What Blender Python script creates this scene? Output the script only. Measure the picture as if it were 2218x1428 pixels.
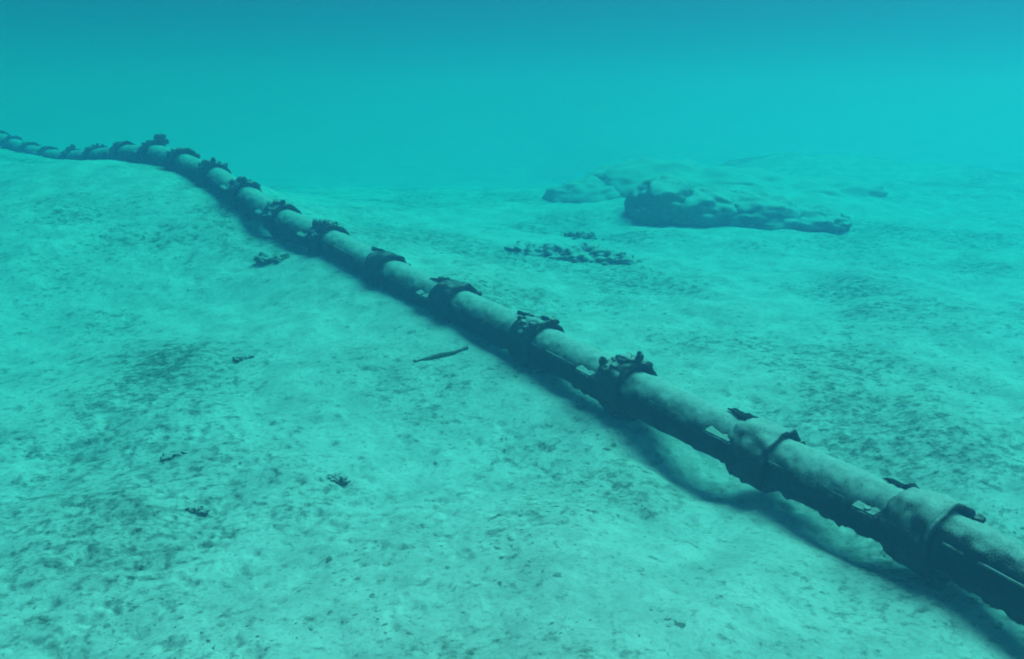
import bpy, bmesh, math, random
import numpy as np
from mathutils import Vector, Matrix, Euler
R = math.radians
for o in list(bpy.data.objects): bpy.data.objects.remove(o)
scene = bpy.context.scene
C = scene.collection

# ------------------------------------------------------------------ camera
CAM_H = 1.5
PITCH = 14.8416
cam_d = bpy.data.cameras.new("camera"); cam = bpy.data.objects.new("camera", cam_d); C.objects.link(cam)
cam_d.sensor_width = 36; cam_d.lens = 18 / math.tan(R(30)); cam_d.clip_start = .05; cam_d.clip_end = 600
cam.location = (0, 0, CAM_H); cam.rotation_euler = (R(90 - PITCH), 0, 0)
scene.camera = cam

# ------------------------------------------------------------------ light
SUN_AZ, SUN_EL = 62.0, 62.0            # azimuth clockwise from the view direction (+Y)
world = bpy.data.worlds.new("World"); scene.world = world; world.use_nodes = True
wn = world.node_tree; bg = wn.nodes["Background"]
sky = wn.nodes.new("ShaderNodeTexSky"); sky.sky_type = 'NISHITA'; sky.sun_disc = False; sky.altitude = 3000; sky.ozone_density = 3
sky.sun_elevation = R(SUN_EL); sky.sun_rotation = R(SUN_AZ)
wn.links.new(sky.outputs[0], bg.inputs[0]); bg.inputs[1].default_value = .05
sd = bpy.data.lights.new("sun", 'SUN'); sun = bpy.data.objects.new("sun", sd); C.objects.link(sun)
sd.energy = 5.0; sd.angle = R(46); sd.color = (1, .97, .92)
to_sun = Vector((math.sin(R(SUN_AZ)) * math.cos(R(SUN_EL)), math.cos(R(SUN_AZ)) * math.cos(R(SUN_EL)), math.sin(R(SUN_EL))))
sun.rotation_euler = to_sun.to_track_quat('Z', 'Y').to_euler(); sun.location = to_sun * 12
vs = scene.view_settings
vs.view_transform = 'Standard'; vs.look = 'None'; vs.gamma = 1; vs.use_curve_mapping = False
vs.exposure = -0.2
scene.cycles.volume_bounces = 3; scene.cycles.max_bounces = 8; scene.cycles.use_denoising = True
scene.cycles.pixel_filter_type = 'GAUSSIAN'; scene.cycles.filter_width = 2.1

# ------------------------------------------------------------------ helpers
def hash3(ix, iy, iz, seed):
    h = (ix.astype(np.int64) * 374761393 + iy.astype(np.int64) * 668265263 + iz.astype(np.int64) * 2147483647 + seed * 1274126177) & 0xffffffff
    h = ((h ^ (h >> 13)) * 1274126177) & 0xffffffff
    h = ((h ^ (h >> 16)) * 2246822519) & 0xffffffff
    return ((h ^ (h >> 15)) & 0xffffff) / 0xffffff * 2 - 1
def noise(p, seed=0):
    p = np.asarray(p, float); i = np.floor(p); f = p - i; f = f * f * f * (f * (f * 6 - 15) + 10)
    ix, iy, iz = i[..., 0], i[..., 1], i[..., 2]; out = 0
    for a in (0, 1):
        for b in (0, 1):
            for c in (0, 1):
                w = (f[..., 0] if a else 1 - f[..., 0]) * (f[..., 1] if b else 1 - f[..., 1]) * (f[..., 2] if c else 1 - f[..., 2])
                out = out + w * hash3(ix + a, iy + b, iz + c, seed)
    return out
def fbm(p, octv=4, seed=0, gain=.5):
    p = np.asarray(p, float); s = 0; a = 1
    for k in range(octv):
        s = s + a * noise(p * 2.03 ** k + 17.3 * k, seed + k); a *= gain
    return s
def n2(x, y, sc, seed=0, octv=3):
    return fbm(np.stack([x * sc, y * sc, np.zeros_like(x) + seed * 3.7], -1), octv, seed)

def mesh_obj(name, verts, faces, mat, parent=None, smooth=True):
    me = bpy.data.meshes.new(name)
    me.from_pydata([tuple(v) for v in verts], [], faces); me.update()
    if smooth: me.polygons.foreach_set('use_smooth', [True] * len(me.polygons))
    me.materials.append(mat)
    o = bpy.data.objects.new(name, me); C.objects.link(o)
    if parent: o.parent = parent
    return o
def bm_obj(name, bm, mat, parent=None, smooth=True):
    me = bpy.data.meshes.new(name); bm.to_mesh(me); bm.free()
    if smooth: me.polygons.foreach_set('use_smooth', [True] * len(me.polygons))
    me.materials.append(mat)
    o = bpy.data.objects.new(name, me); C.objects.link(o)
    if parent: o.parent = parent
    return o
def tag(o, label=None, cat=None, group=None, kind=None):
    if label: o['label'] = label
    if cat: o['category'] = cat
    if group: o['group'] = group
    if kind: o['kind'] = kind
    return o
def displace(bm, amp, sc, seed=0, octv=3, verts=None):
    vs_ = list(verts or bm.verts); bm.normal_update()
    co = np.array([v.co[:] for v in vs_]); d = fbm(co * sc, octv, seed) * amp
    for v, k in zip(vs_, d): v.co += v.normal * float(k)

# ------------------------------------------------------------------ materials
def new_mat(name):
    m = bpy.data.materials.new(name); m.use_nodes = True; nt = m.node_tree
    return m, nt, nt.nodes, nt.links, nt.nodes["Principled BSDF"]
def nnoise(nt, sc, detail=4, rough=.55, vec=None):
    t = nt.nodes.new("ShaderNodeTexNoise"); t.inputs["Scale"].default_value = sc; t.inputs["Detail"].default_value = detail
    t.inputs["Roughness"].default_value = rough
    if vec is not None: nt.links.new(vec, t.inputs["Vector"])
    return t.outputs["Fac"]
def ramp(nt, val, a, b, lo=0., hi=1.):
    n = nt.nodes.new("ShaderNodeMapRange"); n.interpolation_type = 'SMOOTHSTEP'
    for k, v in (("From Min", a), ("From Max", b), ("To Min", lo), ("To Max", hi)): n.inputs[k].default_value = v
    nt.links.new(val, n.inputs["Value"]); return n.outputs[0]
def mth(nt, op, a, b=None, clamp=False):
    n = nt.nodes.new("ShaderNodeMath"); n.operation = op; n.use_clamp = clamp
    for k, v in ((0, a), (1, b)):
        if v is None: continue
        if isinstance(v, (int, float)): n.inputs[k].default_value = v
        else: nt.links.new(v, n.inputs[k])
    return n.outputs[0]
def mixc(nt, fac, a, b):
    n = nt.nodes.new("ShaderNodeMix"); n.data_type = 'RGBA'
    if isinstance(fac, float): n.inputs[0].default_value = fac
    else: nt.links.new(fac, n.inputs[0])
    for k, v in ((6, a), (7, b)):
        if isinstance(v, tuple): n.inputs[k].default_value = (*v, 1)
        else: nt.links.new(v, n.inputs[k])
    return n.outputs[2]
def coords(nt, scale=(1, 1, 1), rot=(0, 0, 0), world_space=False):
    if world_space:
        src = nt.nodes.new("ShaderNodeNewGeometry").outputs["Position"]
    else:
        src = nt.nodes.new("ShaderNodeTexCoord").outputs["Object"]
    mp = nt.nodes.new("ShaderNodeMapping"); mp.inputs["Scale"].default_value = scale; mp.inputs["Rotation"].default_value = rot
    nt.links.new(src, mp.inputs["Vector"]); return mp.outputs[0]

SAND_A, SAND_B, ALGAE = (.60, .58, .52), (.44, .44, .39), (.07, .09, .06)
def sand_material():
    m, nt, N, L, P = new_mat("sand_with_algae_film")
    v = coords(nt); vs_ = coords(nt, (1, 1.2, 1), (0, 0, R(-24)))
    big = nnoise(nt, .9, 3, .5, v); mid = nnoise(nt, 5, 5, .6, v); fine = nnoise(nt, 60, 4, .7, v)
    speck = nnoise(nt, 17, 6, .68, vs_); speck2 = nnoise(nt, 44, 4, .65, vs_)
    patch = ramp(nt, big, .42, .66)
    # the one broad darker patch of algae at left
    mp = N.new("ShaderNodeMapping"); mp.inputs["Location"].default_value = (1.74 / .50, -4.48 / .32, 0); mp.inputs["Scale"].default_value = (1 / .50, 1 / .32, 0); L.new(v, mp.inputs["Vector"])
    ln = N.new("ShaderNodeVectorMath"); ln.operation = 'LENGTH'; L.new(mp.outputs[0], ln.inputs[0])
    spot = ramp(nt, mth(nt, 'ADD', ln.outputs[1], mth(nt, 'MULTIPLY', mth(nt, 'SUBTRACT', mid, .5), 1.6)), .25, 1.3, 1, 0)
    patch = mth(nt, 'ADD', patch, mth(nt, 'MULTIPLY', spot, .75))
    # dark flecks of algae and detritus, denser inside the larger patches
    s1 = ramp(nt, mth(nt, 'ADD', speck, mth(nt, 'MULTIPLY', patch, .11)), .555, .69)
    s2 = ramp(nt, mth(nt, 'ADD', speck2, mth(nt, 'MULTIPLY', patch, .08)), .56, .70)
    mask = mth(nt, 'ADD', mth(nt, 'MULTIPLY', s1, .56), mth(nt, 'MULTIPLY', s2, .42), True)
    base = mixc(nt, ramp(nt, mid, .35, .7), SAND_A, SAND_B)
    base = mixc(nt, mth(nt, 'MULTIPLY', patch, .12), base, (.22, .25, .18))
    base = mixc(nt, ramp(nt, fine, .46, .70, 0, .34), base, (.25, .26, .2))
    base = mixc(nt, ramp(nt, nnoise(nt, 26, 5, .7, vs_), .48, .66, 0, .28), base, (.22, .24, .18))
    col = mixc(nt, mask, base, ALGAE)
    L.new(col, P.inputs["Base Color"]); P.inputs["Roughness"].default_value = .95; P.inputs["Specular IOR Level"].default_value = .1
    bp = N.new("ShaderNodeBump"); bp.inputs["Strength"].default_value = .5; bp.inputs["Distance"].default_value = .010
    L.new(mth(nt, 'ADD', nnoise(nt, 45, 5, .65, v), mth(nt, 'MULTIPLY', speck, 1.2)), bp.inputs["Height"]); L.new(bp.outputs[0], P.inputs["Normal"])
    return m
def silted(name, base_a, base_b, lo, hi, sc=9, dust=(.52, .50, .44), spotted=.5, namp=.55, grainy=0.0):
    """a dark surface with pale silt lying on whatever faces up; the silt thins out in grains"""
    m, nt, N, L, P = new_mat(name)
    v = coords(nt, world_space=True)
    geo = N.new("ShaderNodeNewGeometry"); sep = N.new("ShaderNodeSeparateXYZ"); L.new(geo.outputs["Normal"], sep.inputs[0])
    n1 = nnoise(nt, sc, 5, .6, v); n2_ = nnoise(nt, sc * 5, 4, .7, v); n3 = nnoise(nt, 170, 3, .8, v)
    up = mth(nt, 'ADD', sep.outputs[2], mth(nt, 'MULTIPLY', mth(nt, 'SUBTRACT', n1, .5), namp))
    up = mth(nt, 'ADD', up, mth(nt, 'MULTIPLY', mth(nt, 'SUBTRACT', n3, .5), grainy))
    f = ramp(nt, up, lo, hi)
    holes = ramp(nt, nnoise(nt, sc * 3.1, 4, .65, v), .62, .72, 1, 1 - spotted)
    grain = ramp(nt, n2_, .3, .7, .75, 1)
    f = mth(nt, 'MULTIPLY', mth(nt, 'MULTIPLY', f, holes), grain, True)
    base = mixc(nt, ramp(nt, n2_, .35, .7), base_a, base_b)
    L.new(mixc(nt, f, base, dust), P.inputs["Base Color"])
    P.inputs["Roughness"].default_value = .95; P.inputs["Specular IOR Level"].default_value = .08
    bp = N.new("ShaderNodeBump"); bp.inputs["Strength"].default_value = .6; bp.inputs["Distance"].default_value = .006
    L.new(n2_, bp.inputs["Height"]); L.new(bp.outputs[0], P.inputs["Normal"])
    return m
def plain(name, a, b, sc):
    m, nt, N, L, P = new_mat(name); v = coords(nt, world_space=True)
    L.new(mixc(nt, ramp(nt, nnoise(nt, sc, 4, .6, v), .35, .65), a, b), P.inputs["Base Color"])
    P.inputs["Roughness"].default_value = .9; P.inputs["Specular IOR Level"].default_value = .15
    return m
M_sand = sand_material()
M_iron = silted("silted_cast_iron", (.014, .011, .011), (.030, .021, .018), .12, 1.02, 8, spotted=.45, namp=.30, grainy=.9)
M_iron_bare = silted("bare_cast_iron", (.012, .009, .010), (.026, .017, .015), .62, 1.05, 8, spotted=.4, namp=.25, grainy=.6)
M_bell = silted("encrusted_cast_iron", (.030, .014, .012), (.060, .026, .020), .30, 1.05, 16, spotted=.75, namp=.5, grainy=.8)
M_bell_dark = silted("bare_encrusted_iron", (.022, .014, .013), (.060, .034, .028), .80, 1.3, 18, spotted=.85, namp=.9)
M_growth = silted("marine_growth", (.030, .026, .022), (.075, .055, .045), .5, 1.05, 26, spotted=.7)
M_recess_shade = plain("recess_shade", (.014, .012, .012), (.03, .026, .022), 60)  # shade of the open neck recess, put into the colour
M_lug = silted("silted_lug", (.03, .022, .02), (.06, .04, .035), .3, .95, 24, dust=(.42, .41, .36), spotted=.7, namp=.8)
M_rock = silted("silted_rock", (.15, .155, .14), (.24, .24, .21), .5, .95, 5, spotted=.3, namp=.45)
M_ledge = silted("sand_covered_rock", (.33, .335, .3), (.42, .42, .37), -.5, .5, 3, spotted=.1)
M_reef = silted("crusted_reef_rock", (.11, .115, .095), (.22, .22, .18), .35, .9, 14, spotted=.6)
M_algae = silted("dark_algae", (.07, .085, .06), (.16, .17, .12), .4, 1.0, 30, spotted=.7)
M_fleck = plain("algae_fleck", (.13, .15, .11), (.30, .31, .25), 25)
M_wood = silted("waterlogged_wood", (.09, .085, .07), (.17, .155, .125), .35, 1.0, 20)

# ------------------------------------------------------------------ seabed
PTS = np.array([                       # joints of the pipe line, nearest first (metres, camera height as zero)
 (1.419, 1.826, -1.227 - .20), (1.378, 2.513, -1.360), (1.028, 3.143, -1.360), (.555, 3.705, -1.272), (.172, 4.290, -1.228), (-.275, 4.853, -1.160),
 (-.741, 5.394, -1.086), (-1.206, 5.933, -.979), (-1.656, 6.487, -.910), (-2.088, 7.053, -.802), (-2.511, 7.624, -.695),
 (-2.967, 8.176, -.621), (-3.435, 8.722, -.583), (-3.933, 9.243, -.608), (-4.459, 9.733, -.675), (-4.960, 10.248, -.726),
 (-5.494, 10.735, -.728), (-5.986, 11.261, -.707), (-6.481, 11.784, -.657), (-6.943, 12.335, -.608), (-7.451, 12.845, -.582)])
PTS[0] = (1.75, 1.90, -1.42)
OFF = np.array([-.115, -.115, -.13, -.10, -.075, -.05, -.045, -.05, -.095, -.10, -.085, -.075, -.075, -.07, -.05, -.02, -.01, -.02, -.04, -.05, -.06])
PTS[:, 2] += CAM_H
def plane(x, y):
    return CAM_H - 1.53 + .03 * np.minimum(y, 16) - .011 * np.clip(y - 8.5, 0, 14) ** 2 * (1 - .5 / (1 + np.exp(-(x - 2.5) * 1.5)))
ctrl = []
for p, f in zip(PTS, OFF): ctrl.append((p[0], p[1], p[2] + f))
# sand banked against the near side of the line at the far crest, and the open floor beyond it
for i, dz in ((9, -.12), (10, -.06), (11, -.01), (12, .01), (13, .01), (14, .03), (15, .04), (16, .04), (17, .02)):
    p = PTS[i]; ctrl.append((p[0] - .45, p[1] - .55, p[2] + OFF[i] + dz))
for i, dz in ((11, -.16), (13, -.10), (15, -.05), (17, -.04)):
    p = PTS[i]; ctrl.append((p[0] - 1.1, p[1] - 1.3, p[2] + OFF[i] + dz))
for i in (4, 6, 8, 10, 12, 14, 16):
    p = PTS[i]; q = (p[0] + 1.3, p[1] + 1.0); ctrl.append((*q, plane(*q) + .25 * max(0, p[2] + OFF[i] - plane(*q))))
    q = (p[0] + 2.6, p[1] + 2.0); ctrl.append((*q, plane(*q)))
for q in ((-1, 2), (0, 2), (-1.5, 3.2), (-.5, 3.5), (-2.6, 4.5), (2.6, 3), (3, 5), (2, 6), (3, 8.4), (5, 9), (1, 8.5), (0, 1), (1.3, 1), (-4, 3), (2.5, 10), (6, 12), (1, 12), (4, 3.5), (.3, 2.8)):
    ctrl.append((*q, plane(*q)))
ctrl = np.array(ctrl); KR = 1.5
def kern(d): return np.exp(-(d / KR) ** 2) + .35 * np.exp(-(d / .55) ** 2)
_D = np.linalg.norm(ctrl[:, None, :2] - ctrl[None, :, :2], axis=2)
_W = np.linalg.solve(kern(_D) + .03 * np.eye(len(ctrl)), ctrl[:, 2] - plane(ctrl[:, 0], ctrl[:, 1]))
# scour hollows under the hanging spans:  (joint index position, depth, half length, half width)
SCOUR = [(.5, .05, .24, .15), (1.55, .07, .27, .17), (2.5, .12, .28, .24), (3.5, .05, .27, .13), (4.5, .045, .25, .12), (7.45, .05, .2, .15), (8.45, .09, .2, .22)]
def along(t):
    i = min(int(t), len(PTS) - 2); return PTS[i] + (PTS[i + 1] - PTS[i]) * (t - i)
def smooth_ground(x, y):
    z = plane(x, y)
    for w, c in zip(_W, ctrl): z = z + w * kern(np.hypot(x - c[0], y - c[1]))
    # sand rising behind the rock ledges, and a faint swell farther off
    z = z + .26 * np.exp(-((x - 2.5) / 1.3) ** 2 - ((y - 10.0) / .75) ** 2) + .40 * np.exp(-((x - 4.9) / 2.2) ** 2 - ((y - 14) / 1.5) ** 2)
    return z
def nearest(x, y):
    """distance to the pipe line and the position along it"""
    best = np.full(x.shape, 1e9); tt = np.zeros(x.shape)
    for i in range(len(PTS) - 1):
        a, b = PTS[i, :2], PTS[i + 1, :2]; d = b - a; u = np.clip(((x - a[0]) * d[0] + (y - a[1]) * d[1]) / (d @ d), 0, 1)
        q = np.hypot(x - a[0] - u * d[0], y - a[1] - u * d[1]); k = q < best; best = np.where(k, q, best); tt = np.where(k, i + u, tt)
    return best, tt
_ts = np.linspace(0, len(PTS) - 1.001, 160); _pp = np.array([along(t) for t in _ts])
_res = _pp[:, 2] + np.interp(_ts, np.arange(len(OFF)), OFF) - smooth_ground(_pp[:, 0], _pp[:, 1])
def ground(x, y):
    x = np.asarray(x, float); y = np.asarray(y, float)
    z = smooth_ground(x, y)
    dist, tt = nearest(x, y)
    z = z + np.interp(tt, _ts, _res) * np.exp(-(dist / .55) ** 2)
    calm = 1 - .75 * np.exp(-(dist / .4) ** 2)
    for t, dep, hl, hw in SCOUR:
        c = along(t); d = PTS[int(t)] - PTS[int(t) + 1]; d = d[:2] / np.linalg.norm(d[:2])
        u = (x - c[0]) * d[0] + (y - c[1]) * d[1]; v = -(x - c[0]) * d[1] + (y - c[1]) * d[0]
        z = z - dep * np.exp(-(np.abs(u) / hl) ** 2.5 - (np.abs(v) / hw) ** 2.5)
    z = z + calm * (.060 * n2(x, y, .55, 3) + .034 * n2(x, y, 1.5, 5))
    z = z + .009 * n2(x, y, 6, 7)
    a = R(24); xr = x * math.cos(a) + y * math.sin(a); yr = -x * math.sin(a) + y * math.cos(a)
    rp = np.clip(n2(xr * .6, yr * 1.3, 11, 11, 4), -1, 1)
    patch = np.clip(n2(x, y, .9, 21, 2) * 1.5 + .35, .08, 1)
    z = z + .0075 * patch * rp
    pits = np.clip(n2(xr * .8, yr * 1.2, 17, 13, 3) - .35, 0, 1)
    z = z - .028 * patch * pits
    return z
def gz(x, y): return float(ground(np.array([x]), np.array([y]))[0])

def build_seabed():
    ths = np.concatenate([np.linspace(-180, -50, 40)[:-1], np.linspace(-50, 50, 560), np.linspace(50, 180, 40)[1:-1]])
    rs = [0.02, .2, .4, .6, .8, 1.0]
    while rs[-1] < 1.5: rs.append(rs[-1] + .03)
    while rs[-1] < 13: rs.append(rs[-1] * 1.0031)
    while rs[-1] < 240: rs.append(rs[-1] * 1.04)
    rs = np.array(rs); T, Rr = np.meshgrid(np.radians(ths), rs)
    X = (Rr * np.sin(T)).ravel(); Y = (Rr * np.cos(T)).ravel(); Z = ground(X, Y)
    nr, nt_ = len(rs), len(ths)
    i, j = np.meshgrid(np.arange(nr - 1), np.arange(nt_), indexing='ij'); j2 = (j + 1) % nt_
    F = np.stack([i * nt_ + j, i * nt_ + j2, (i + 1) * nt_ + j2, (i + 1) * nt_ + j], -1).reshape(-1, 4)[:, ::-1]
    me = bpy.data.meshes.new("seabed"); me.vertices.add(len(X)); me.vertices.foreach_set("co", np.stack([X, Y, Z], 1).ravel())
    me.loops.add(F.size); me.loops.foreach_set("vertex_index", F.ravel().astype(np.int32))
    me.polygons.add(len(F)); me.polygons.foreach_set("loop_start", np.arange(0, F.size, 4, dtype=np.int32))
    me.polygons.foreach_set("loop_total", np.full(len(F), 4, dtype=np.int32)); me.polygons.foreach_set("use_smooth", np.ones(len(F), dtype=bool))
    me.update(); me.validate(); me.materials.append(M_sand)
    o = bpy.data.objects.new("seabed", me); C.objects.link(o)
    return tag(o, "pale silty sand floor mottled with dark algae flecks", None, None, 'structure')
build_seabed()

# ------------------------------------------------------------------ water (a homogeneous body of sea water)
def build_water():
    bm = bmesh.new(); bmesh.ops.create_cube(bm, size=1)
    for v in bm.verts: v.co = Vector((v.co.x * 500, v.co.y * 500, 0)) + Vector((0, 0, WATER_TOP if v.co.z > 0 else -1.6))
    m = bpy.data.materials.new("sea_water"); m.use_nodes = True; nt = m.node_tree; nt.nodes.clear()
    out = nt.nodes.new("ShaderNodeOutputMaterial"); pv = nt.nodes.new("ShaderNodeVolumePrincipled")
    ss, st = SIG_S, SIG_T; den = max(st)
    col = [s / den for s in ss]; ab = []
    for s, t, c in zip(ss, st, col):
        k = (t - s) / den / max(1 - c, 1e-6); ab.append(max(0, 1 - k) ** 2)
    pv.inputs["Color"].default_value = (*col, 1); pv.inputs["Absorption Color"].default_value = (*ab, 1)
    pv.inputs["Density"].default_value = den; pv.inputs["Anisotropy"].default_value = ANISO
    nt.links.new(pv.outputs[0], out.inputs["Volume"])
    o = bm_obj("haze", bm, m, None, False)
    return tag(o, "clear blue green sea water fading to turquoise with distance", None, None, 'stuff')
WATER_TOP = 2.5
SIG_S = (.026, .0465, .0830)
SIG_T = (.40, .0495, .0840)
ANISO = .72
build_water()

# ------------------------------------------------------------------ the pipe line
SEG = 40; RB = .098
def sweep(profile, seg=SEG, closed=False):
    """lathe round the local X axis; profile = [(x, r)]"""
    vs_, fs = [], []
    for x, r in profile:
        for k in range(seg):
            a = 2 * math.pi * k / seg; vs_.append((x, r * math.cos(a), r * math.sin(a)))
    for i in range(len(profile) - 1):
        for k in range(seg):
            k2 = (k + 1) % seg; fs.append((i * seg + k, (i + 1) * seg + k, (i + 1) * seg + k2, i * seg + k2))
    return vs_, fs
def rough(verts, amp, sc, seed, gate=None):
    v = np.array(verts, float); rad = v.copy(); rad[:, 0] = 0; rad /= np.maximum(np.linalg.norm(rad, axis=1, keepdims=True), 1e-6)
    d = fbm(v * sc, 4, seed) * amp
    if gate is not None: d = d * gate(v)
    return v + rad * d[:, None]
def lump(bm, c, size, seed, amp=.35, sub=3, rot=(0, 0, 0)):
    g = bmesh.ops.create_icosphere(bm, subdivisions=sub, radius=1)['verts']
    co = np.array([v.co[:] for v in g]); d = 1 + amp * (.62 * fbm(co * 1.5 + seed * 5.1, 2, seed) + .22 * fbm(co * 5 + seed, 3, seed + 3))
    e = Euler(rot).to_matrix()
    for v, k in zip(g, d):
        q = Vector(v.co) * float(k); q = Vector((q.x * size[0], q.y * size[1], q.z * size[2])); v.co = Vector(c) + e @ q
def box(bm, c, size, rx=0.0, bev=.004):
    g = bmesh.ops.create_cube(bm, size=1)['verts']; e = Euler((rx, 0, 0)).to_matrix()
    for v in g: v.co = Vector(c) + e @ Vector((v.co.x * size[0], v.co.y * size[1], v.co.z * size[2]))
    es = list({ed for v in g for ed in v.link_edges}); bmesh.ops.bevel(bm, geom=es, offset=bev, segments=2, affect='EDGES')
def polar(x, r, deg):                                  # deg from the top (+Z), positive towards the far side (+Y)
    a = R(deg); return (x, r * math.sin(a), r * math.cos(a))

def barrel_mesh(seed):
    prof = [(x, RB + .004 * math.exp(-((x + .62) / .05) ** 2)) for x in np.linspace(-.80, -.06, 90)]
    v, f = sweep(prof, 56); v = rough(v, .0045, 22, seed); v = rough(v, .003, 5, seed + 40); return v, f
def bell_mesh(seed):
    pr = [(-.20, RB - .004), (-.19, RB + .004), (-.175, RB + .013), (-.15, RB + .022), (-.12, RB + .027), (-.08, RB + .031), (-.04, RB + .031),
          (-.015, RB + .035), (-.004, RB + .035), (.001, RB + .029), (.0, RB + .019), (-.02, RB + .015), (-.07, RB + .010), (-.12, RB - .003)]
    d = []
    for (x0, r0), (x1, r1) in zip(pr, pr[1:]):
        for k in range(3): d.append((x0 + (x1 - x0) * k / 3, r0 + (r1 - r0) * k / 3))
    d.append(pr[-1]); v, f = sweep(d, 64); return rough(v, .009, 20, seed), f

pipeline = bpy.data.objects.new("pipeline", None); C.objects.link(pipeline)
pipeline.location = (PTS[5][0], PTS[5][1], gz(PTS[5][0], PTS[5][1]))
tag(pipeline, "long dark jointed iron pipe line with silted top crossing the sandy sea floor", "pipeline")
bpy.context.view_layer.update()

def bell_r(x): return RB + float(np.interp(x, [-.20, -.175, -.15, -.12, -.08, -.015], [.0, .013, .022, .027, .031, .035]))
def polar_b(x, dr, deg): return polar(x, bell_r(x) + dr, deg)
def base_patch(bm, seed, d0=-85, d1=75):
    """the thin continuous crust the growth stands on"""
    nx, nd = 22, 40; g = []
    for i in range(nx):
        x = -.175 + .165 * i / (nx - 1); row = []
        for k in range(nd):
            dg = d0 + (d1 - d0) * k / (nd - 1); e = min(i, nx - 1 - i) / 4; e2 = min(k, nd - 1 - k) / 6; ed = min(1, e, e2)
            h = .010 * (float(fbm(np.array([[x * 22, dg * .06, seed * .7]]), 4, seed)[0]) + .15) * (.3 + .7 * ed) - .010 * (1 - ed)
            row.append(bm.verts.new(polar_b(x, h, dg)))
        g.append(row)
    for i in range(nx - 1):
        for k in range(nd - 1): bm.faces.new((g[i][k], g[i][k + 1], g[i + 1][k + 1], g[i + 1][k]))
def growth_bm(kind, seed):
    rnd = random.Random(seed); bm = bmesh.new(); base_patch(bm, seed) if kind != 'scabs' else None
    if kind == 'crust':
        for k in range(9):
            lump(bm, polar_b(rnd.uniform(-.16, -.03), .001, rnd.uniform(-50, 60)), (rnd.uniform(.022, .045), rnd.uniform(.02, .045), .0065), seed + k, .7, 3, (0, 0, 0))
        lump(bm, polar(.0, RB + .028, 62), (.026, .018, .018), seed + 50, .5)
    elif kind == 'scabs':
        lump(bm, polar(.004, RB + .026, 60), (.022, .016, .016), seed + 50, .5)
    elif kind == 'block':
        for k in range(5): lump(bm, polar_b(rnd.uniform(-.12, -.02), .004, rnd.uniform(-40, 40)), (.03, .03, .014), seed + k, .5)
        lump(bm, polar(-.01, RB + .075, 12), (.035, .05, .035), seed + 20, .4); lump(bm, polar(-.02, RB + .06, 30), (.03, .04, .03), seed + 21, .4)
    elif kind == 'horn':
        u = rnd.uniform
        for k in range(8): lump(bm, polar_b(u(-.15, -.02), .003, u(-70, 45)), (u(.02, .035), u(.016, .03), u(.010, .02)), seed + k, .7, 3, (u(-.4, .4), u(-.4, .4), 0))
        lump(bm, polar(-.02, RB + u(.048, .062), u(-18, 6)), (u(.016, .026), u(.018, .028), u(.026, .042)), seed + 20, .65, 3, (u(.1, .7), u(.1, .5), u(0, 3)))
        if rnd.random() < .75: lump(bm, polar(-.14, RB + .036, u(-40, -10)), (.018, .018, u(.02, .036)), seed + 21, .7, 3, (u(-.6, 0), u(-.6, 0), u(0, 3)))
        lump(bm, polar(-.08, RB + .043, u(-15, 5)), (.05, .034, .022), seed + 22, .6)
    else:                                              # ragged
        for k in range(12):
            lump(bm, polar_b(rnd.uniform(-.16, -.01), .003, rnd.uniform(-60, 66)), (rnd.uniform(.012, .03), rnd.uniform(.01, .022), rnd.uniform(.008, .024)), seed + k, .65, 2 + (k % 2), (rnd.uniform(-.4, .4), rnd.uniform(-.4, .4), 0))
    return bm
def beard_bm(seed):
    """one ragged strip of growth hanging along the underside"""
    bm = bmesh.new(); n = 90; rows = []
    for k in range(n):
        x = -.74 + .72 * k / (n - 1); r = bell_r(x) if x > -.2 else RB
        h = .004 + .011 * max(0, float(fbm(np.array([[x * 24, seed * 1.3, 0]]), 5, seed, .65)[0]))
        w = 10 + 14 * abs(float(noise(np.array([[x * 9, seed * 2.1, 4.]]), seed)[0])); c = 214 + 16 * float(noise(np.array([[x * 5, seed, 9.]]), seed)[0])
        rows.append([bm.verts.new(polar(x, r + q * h - .004 * (q == 0), c + a * w)) for a, q in ((-1.3, 0), (-.7, .55), (-.15, 1), (.3, .9), (.8, .5), (1.3, 0))])
    for a, b in zip(rows, rows[1:]):
        for k in range(5): bm.faces.new((a[k], b[k], b[k + 1], a[k + 1]))
    return bm
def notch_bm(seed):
    """dark lump standing in for the shaded recess in front of the bell, on the upper far side"""
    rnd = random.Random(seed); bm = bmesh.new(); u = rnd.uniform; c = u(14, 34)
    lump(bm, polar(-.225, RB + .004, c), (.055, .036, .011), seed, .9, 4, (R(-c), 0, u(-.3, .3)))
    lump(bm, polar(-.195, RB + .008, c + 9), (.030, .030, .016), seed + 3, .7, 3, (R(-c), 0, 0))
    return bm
KINDS = ['scabs', 'scabs', 'scabs', 'horn', 'ragged', 'scabs', 'scabs', 'horn', 'horn', 'horn', 'horn', 'crust', 'block', 'crust', 'ragged', 'horn', 'crust', 'crust', 'ragged', 'crust', 'crust']
protos = []
for s in range(3):
    v, f = barrel_mesh(s * 7 + 1); me_b = bpy.data.meshes.new("pipe_section"); me_b.from_pydata([tuple(q) for q in v], [], f)
    v, f = bell_mesh(s * 5 + 2); me_s = bpy.data.meshes.new("bell_socket"); me_s.from_pydata([tuple(q) for q in v], [], f)
    for me_, mm in ((me_b, M_iron), (me_s, M_bell)):
        me_.polygons.foreach_set('use_smooth', [True] * len(me_.polygons)); me_.materials.append(mm); me_.update()
    me_d = me_s.copy(); me_d.materials.clear(); me_d.materials.append(M_bell_dark)
    protos.append((me_b, me_s, me_d))
def sub(name, me, parent, mat=None):
    o = bpy.data.objects.new(name, me); C.objects.link(o); o.parent = parent; return o
NEAR, FAR = -78, 52
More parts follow.
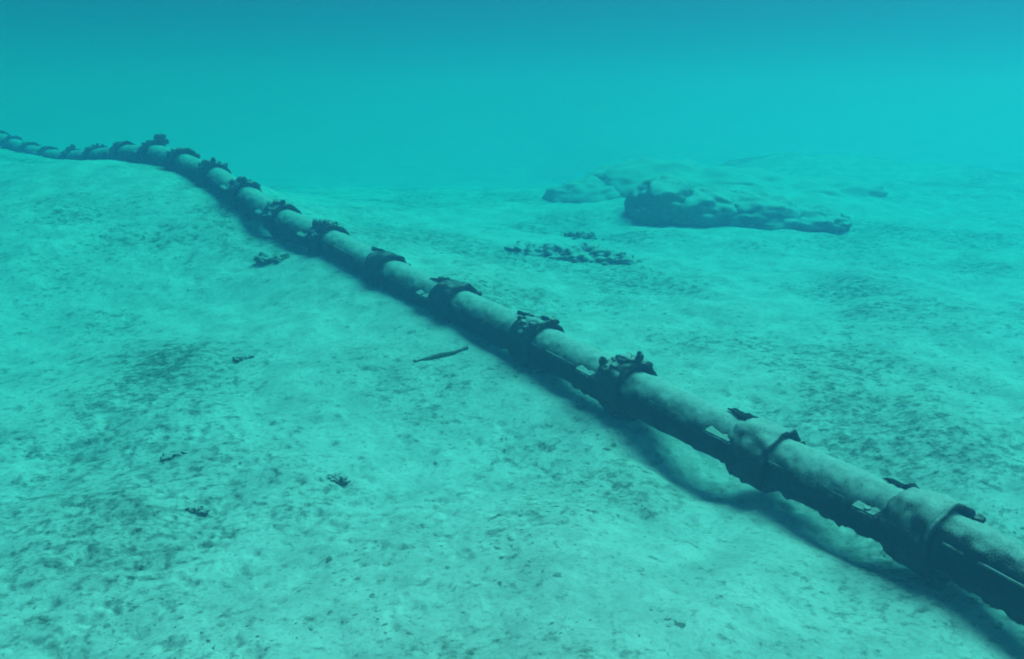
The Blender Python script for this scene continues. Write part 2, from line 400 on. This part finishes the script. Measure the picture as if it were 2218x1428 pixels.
def flange_mesh(deg):
    bm = bmesh.new(); n = 60; e = []
    for k in range(n):
        x = -.70 + .52 * k / (n - 1); w = .0012 + .0022 * float(noise(np.array([[k * .21, deg * 1., 2.]]), 5)[0])
        e.append([polar(x, RB - .004, deg - 3.2), polar(x, RB + w, deg - 2.2), polar(x, RB + w, deg + 1.6), polar(x, RB - .004, deg + 2.6)])
    rows = [[bm.verts.new(q) for q in r] for r in e]
    for a, b in zip(rows, rows[1:]):
        for k in range(3): bm.faces.new((a[k], b[k], b[k + 1], a[k + 1]))
    me = bpy.data.meshes.new("side_flange"); bm.normal_update(); bmesh.ops.recalc_face_normals(bm, faces=bm.faces); bm.to_mesh(me); bm.free(); me.materials.append(M_iron); return me
def lug_mesh(deg, flat):
    bm = bmesh.new(); c = polar(-.225, RB + .008, deg)
    box(bm, c, (.11, .052, .020), R(flat), .006); bmesh.ops.subdivide_edges(bm, edges=bm.edges, cuts=3, use_grid_fill=True); displace(bm, .011, 26, int(deg) + 300, 4)
    me = bpy.data.meshes.new("bolt_lug"); bm.to_mesh(me); bm.free(); me.materials.append(M_lug); return me
def bolt_mesh(deg, flat):
    bm = bmesh.new(); c = Vector(polar(-.235, RB + .012, deg)); e = Euler((R(flat), 0, 0)).to_matrix()
    bmesh.ops.create_cone(bm, cap_ends=True, segments=6, radius1=.013, radius2=.012, depth=.05)
    for v in bm.verts: v.co = c + e @ v.co
    me = bpy.data.meshes.new("bolt"); bm.to_mesh(me); bm.free(); me.materials.append(M_growth); return me
me_fn, me_ff = flange_mesh(NEAR + 8), flange_mesh(FAR + 40)
me_ln, me_lf = lug_mesh(NEAR + 6, 8), lug_mesh(FAR, -40)
me_bn, me_bf = bolt_mesh(NEAR + 2, 8), bolt_mesh(FAR + 2, -40)
rnd = random.Random(4)
for i in range(len(PTS) - 1):
    a, b = Vector(PTS[i + 1]), Vector(PTS[i])
    x = (b - a).normalized(); y = Vector((0, 0, 1)).cross(x).normalized(); z = x.cross(y)
    M = Matrix((x, y, z)).transposed().to_4x4(); M = Matrix.Translation(b) @ M @ Matrix.Rotation(R(rnd.uniform(-7, 7)), 4, 'X') @ Matrix.Diagonal((1, *((1.12, 1.12) if 11 <= i <= 14 else (1, 1)), 1))
    mb, ms, md = protos[i % 3]
    if i == 0: mb = mb.copy(); mb.materials.clear(); mb.materials.append(M_iron_bare)
    sec = sub("pipe_section", mb, pipeline); sec.matrix_world = M
    sub("bell_socket", ms if i in (0, 1, 2) else md, sec)
    sub("side_flange", me_fn, sec); sub("side_flange", me_ff, sec)
    for l_, b_, pr in ((me_ln, me_bn, .45), (me_lf, me_bf, .5)):
        if rnd.random() > pr and i not in (1, 2, 5): continue
        lo = sub("bolt_lug", l_, sec); sx = rnd.uniform(.7, 1.3); lo.scale.x = sx; lo.location.x = .225 * (sx - 1) + rnd.uniform(-.02, .01)
        if rnd.random() < .6: sub("bolt", b_, sec)
    bm_obj("marine_growth", growth_bm(KINDS[i], 100 + 37 * i), M_growth, sec)
    if i in (1, 2, 4, 6) or rnd.random() < .4: bm_obj("neck_recess_shade", notch_bm(300 + 41 * i), M_recess_shade, sec)  # dark lump painted as the shade inside the neck recess
    bm_obj("hanging_growth", beard_bm(900 + 31 * i), M_growth, sec)
bpy.context.view_layer.update()

# ------------------------------------------------------------------ placing by sight line: a pixel of the photograph -> the point where that ray meets the sea floor
def ray(u, v):
    f = 1109 / math.tan(R(30)); dx, dy = (u - 1109) / f, -(v - 714) / f
    c, s = math.cos(R(PITCH)), math.sin(R(PITCH))
    return np.array([dx, c + dy * s, dy * c - s])
def hit(u, v):
    d = ray(u, v); t = np.concatenate([np.arange(1.5, 20, .02)]); P = np.outer(t, d); P[:, 2] += CAM_H
    g = ground(P[:, 0], P[:, 1]); k = int(np.argmax(P[:, 2] < g)); return float(P[k, 0]), float(P[k, 1]), float(g[k])

# ------------------------------------------------------------------ rock ledges at the right
def rock(name, label, cx, cy, size, rotz, tilt, seed, mat, flat=.45, under=.25, amp=.22, sub_=6, group=None, sink=.1):
    bm = bmesh.new(); bmesh.ops.create_icosphere(bm, subdivisions=sub_, radius=1)
    co = np.array([v.co[:] for v in bm.verts]); d = 1 + amp * fbm(co * 1.3 + seed, 5, seed) + .05 * fbm(co * 6 + seed, 4, seed + 9)
    co = co * d[:, None]
    z = co[:, 2]; z = np.where(z > flat, flat + (z - flat) * .25, z)
    k = 1 - under * np.clip((flat - z) / (flat + .3), 0, 1.2); co[:, 0] *= k; co[:, 1] *= k; co[:, 2] = z
    co = co * np.array(size)
    e = Euler((tilt[0], tilt[1], rotz)).to_matrix()
    for v, q in zip(bm.verts, co): v.co = e @ Vector(q)
    o = bm_obj(name, bm, mat); o.location = (cx, cy, gz(cx, cy) - sink)
    return tag(o, label, "rock", group)
def ledge(label, cx, cy, blobs, rotz, seed, mat, fine):
    bm = bmesh.new()
    for k, (px, py, pz, rx, ry, rz) in enumerate(blobs):
        lump(bm, (px, py, pz), (rx, ry, rz), seed + k, .22, 5)
    displace(bm, fine, 5, seed, 5)
    o = bm_obj("rock_ledge", bm, mat); o.location = (cx, cy, gz(cx, cy) - .05); o.rotation_euler = (0, 0, rotz)
    return tag(o, label, "rock", "rock ledges at the right")
ledge("broad low rock ledge with dark undercut front, nearer of the two at right", 2.15, 8.95,
      [(-.60, .05, .15, .38, .42, .27), (-.22, .05, .08, .52, .47, .28), (.3, -.03, .05, .52, .45, .23), (.78, -.02, .0, .48, .40, .16)], R(-6), 3, M_rock, .035)
ledge("faint pale rounded rock ledge behind the dark fronted one", 2.0, 10.9,
      [(-.95, -.1, .04, .62, .5, .30), (-.3, .1, .10, .85, .7, .38), (.7, .2, .08, 1.1, .8, .30), (1.7, .2, .02, 1.0, .7, .26)], R(-2), 8, M_ledge, .03)

# crusted reef patches beyond the pipe: low heaps of knobbly encrusted rock
def reef(label, u, v, rx, ry, n, seed, h):
    x, y, z = hit(u, v); rnd = random.Random(seed); bm = bmesh.new()
    for k in range(5):
        px = rx * (-.62 + .31 * k); lump(bm, (px, rnd.uniform(-.3, .3) * ry, -.02), (rx * .42, ry * rnd.uniform(.45, .75), h * rnd.uniform(.6, .95)), seed + k, .5, 5)
    displace(bm, .035, 13, seed, 5)
    o = bm_obj("reef_rock", bm, M_reef); o.location = (x, y, z - .005); o.rotation_euler = (0, 0, R(-16)); tag(o, label, "rock", "crusted reef patches")
reef("dark crusty low reef patch on sand beyond the pipe", 1240, 556, .50, .26, 70, 12, .12)
reef("small crusty reef patch just behind the larger dark one", 1258, 516, .17, .12, 18, 15, .07)

# ------------------------------------------------------------------ algae clumps, stick, stuff
def clump_bm(w, seed):
    """a low knobbly mat of algae, broken up at the rim"""
    rnd = random.Random(seed); bm = bmesh.new()
    for k in range(4):
        lump(bm, (w * (-.45 + .3 * k), rnd.uniform(-.18, .18) * w, -.01 * w), (w * rnd.uniform(.3, .5), w * rnd.uniform(.25, .4), w * rnd.uniform(.16, .26)), seed + k, .4, 4)
    displace(bm, .10 * w, 4.5 / w, seed, 4)
    return bm
CL = [(378, 990, .065, "dark ragged algae clump alone on the sand at left, below the mottled patch"),
      (590, 566, .15, "dark algae clump in a hollow close to the near side of the pipe"),
      (530, 780, .07, "dark algae clump at the right end of the mottled patch"),
      (430, 1118, .05, "dark tufted algae clump in the lower left foreground sand"),
      (730, 1042, .06, "spread out algae clump in the centre foreground sand")]
for k, (u, v, w, lab) in enumerate(CL):
    x, y, z = hit(u, v); o = bm_obj("algae_clump", clump_bm(w, 50 + k), M_algae); o.location = (x, y, z + .02 * w)
    o.rotation_euler = (0, 0, random.Random(k).uniform(-.4, .4)); tag(o, lab, "algae", "algae clumps on the sand")
def turf():
    rnd = np.random.default_rng(8); n = 26000
    r = np.exp(rnd.uniform(math.log(1.6), math.log(11), n)); t = rnd.uniform(-R(44), R(44), n)
    x, y = r * np.sin(t), r * np.cos(t)
    dens = n2(x, y, 1.1, 31, 3) + .6 * n2(x, y, 7, 33, 2); keep = dens > .42; x, y = x[keep], y[keep]; z = ground(x, y); n = len(x)
    base = np.array([(math.cos(k * 1.2566), math.sin(k * 1.2566), 0) for k in range(5)] + [(0, 0, 1)])
    sz = rnd.lognormal(math.log(.0042), .4, n); V = base[None] * sz[:, None, None] * rnd.uniform(.5, 1.5, (n, 6, 1)); V[:, :, 0] *= 1.5; V[:, 5, 2] *= .5
    a = rnd.uniform(0, 6.283, n); c, s_ = np.cos(a)[:, None], np.sin(a)[:, None]; X = V[:, :, 0] * c - V[:, :, 1] * s_; Y = V[:, :, 0] * s_ + V[:, :, 1] * c
    P = np.stack([X + x[:, None], Y + y[:, None], V[:, :, 2] + z[:, None] - .0015], -1).reshape(-1, 3)
    F = [(6 * i + k, 6 * i + (k + 1) % 5, 6 * i + 5) for i in range(n) for k in range(5)]
    return tag(mesh_obj("detritus", P.tolist(), F, M_fleck), "scattered dark algae flecks and detritus over the sand", None, None, 'stuff')
turf()
def stick():
    x0, y0, z0 = hit(898, 786); x1, y1, z1 = hit(1012, 755)
    n = 40; vs_, fs = sweep([(k / n, .013 + .005 * (k / n)) for k in range(n + 1)], 12)
    d = Vector((x1 - x0, y1 - y0, z1 - z0)); L_ = d.length; v = np.array(vs_); v[:, 0] *= L_
    v = rough(v, .005, 22, 4); v[:, 1] += .004 * np.sin(v[:, 0] / L_ * 7); xx = d.normalized(); yy = Vector((0, 0, 1)).cross(xx).normalized(); zz = xx.cross(yy)
    o = mesh_obj("stick", v, fs + [tuple(range(12)), tuple(range(len(v) - 12, len(v)))], M_wood)
    o.matrix_world = Matrix.Translation((x0, y0, z0 + .001)) @ Matrix((xx, yy, zz)).transposed().to_4x4()
    tag(o, "short dark waterlogged stick lying on the sand left of the pipe", "stick")
stick()
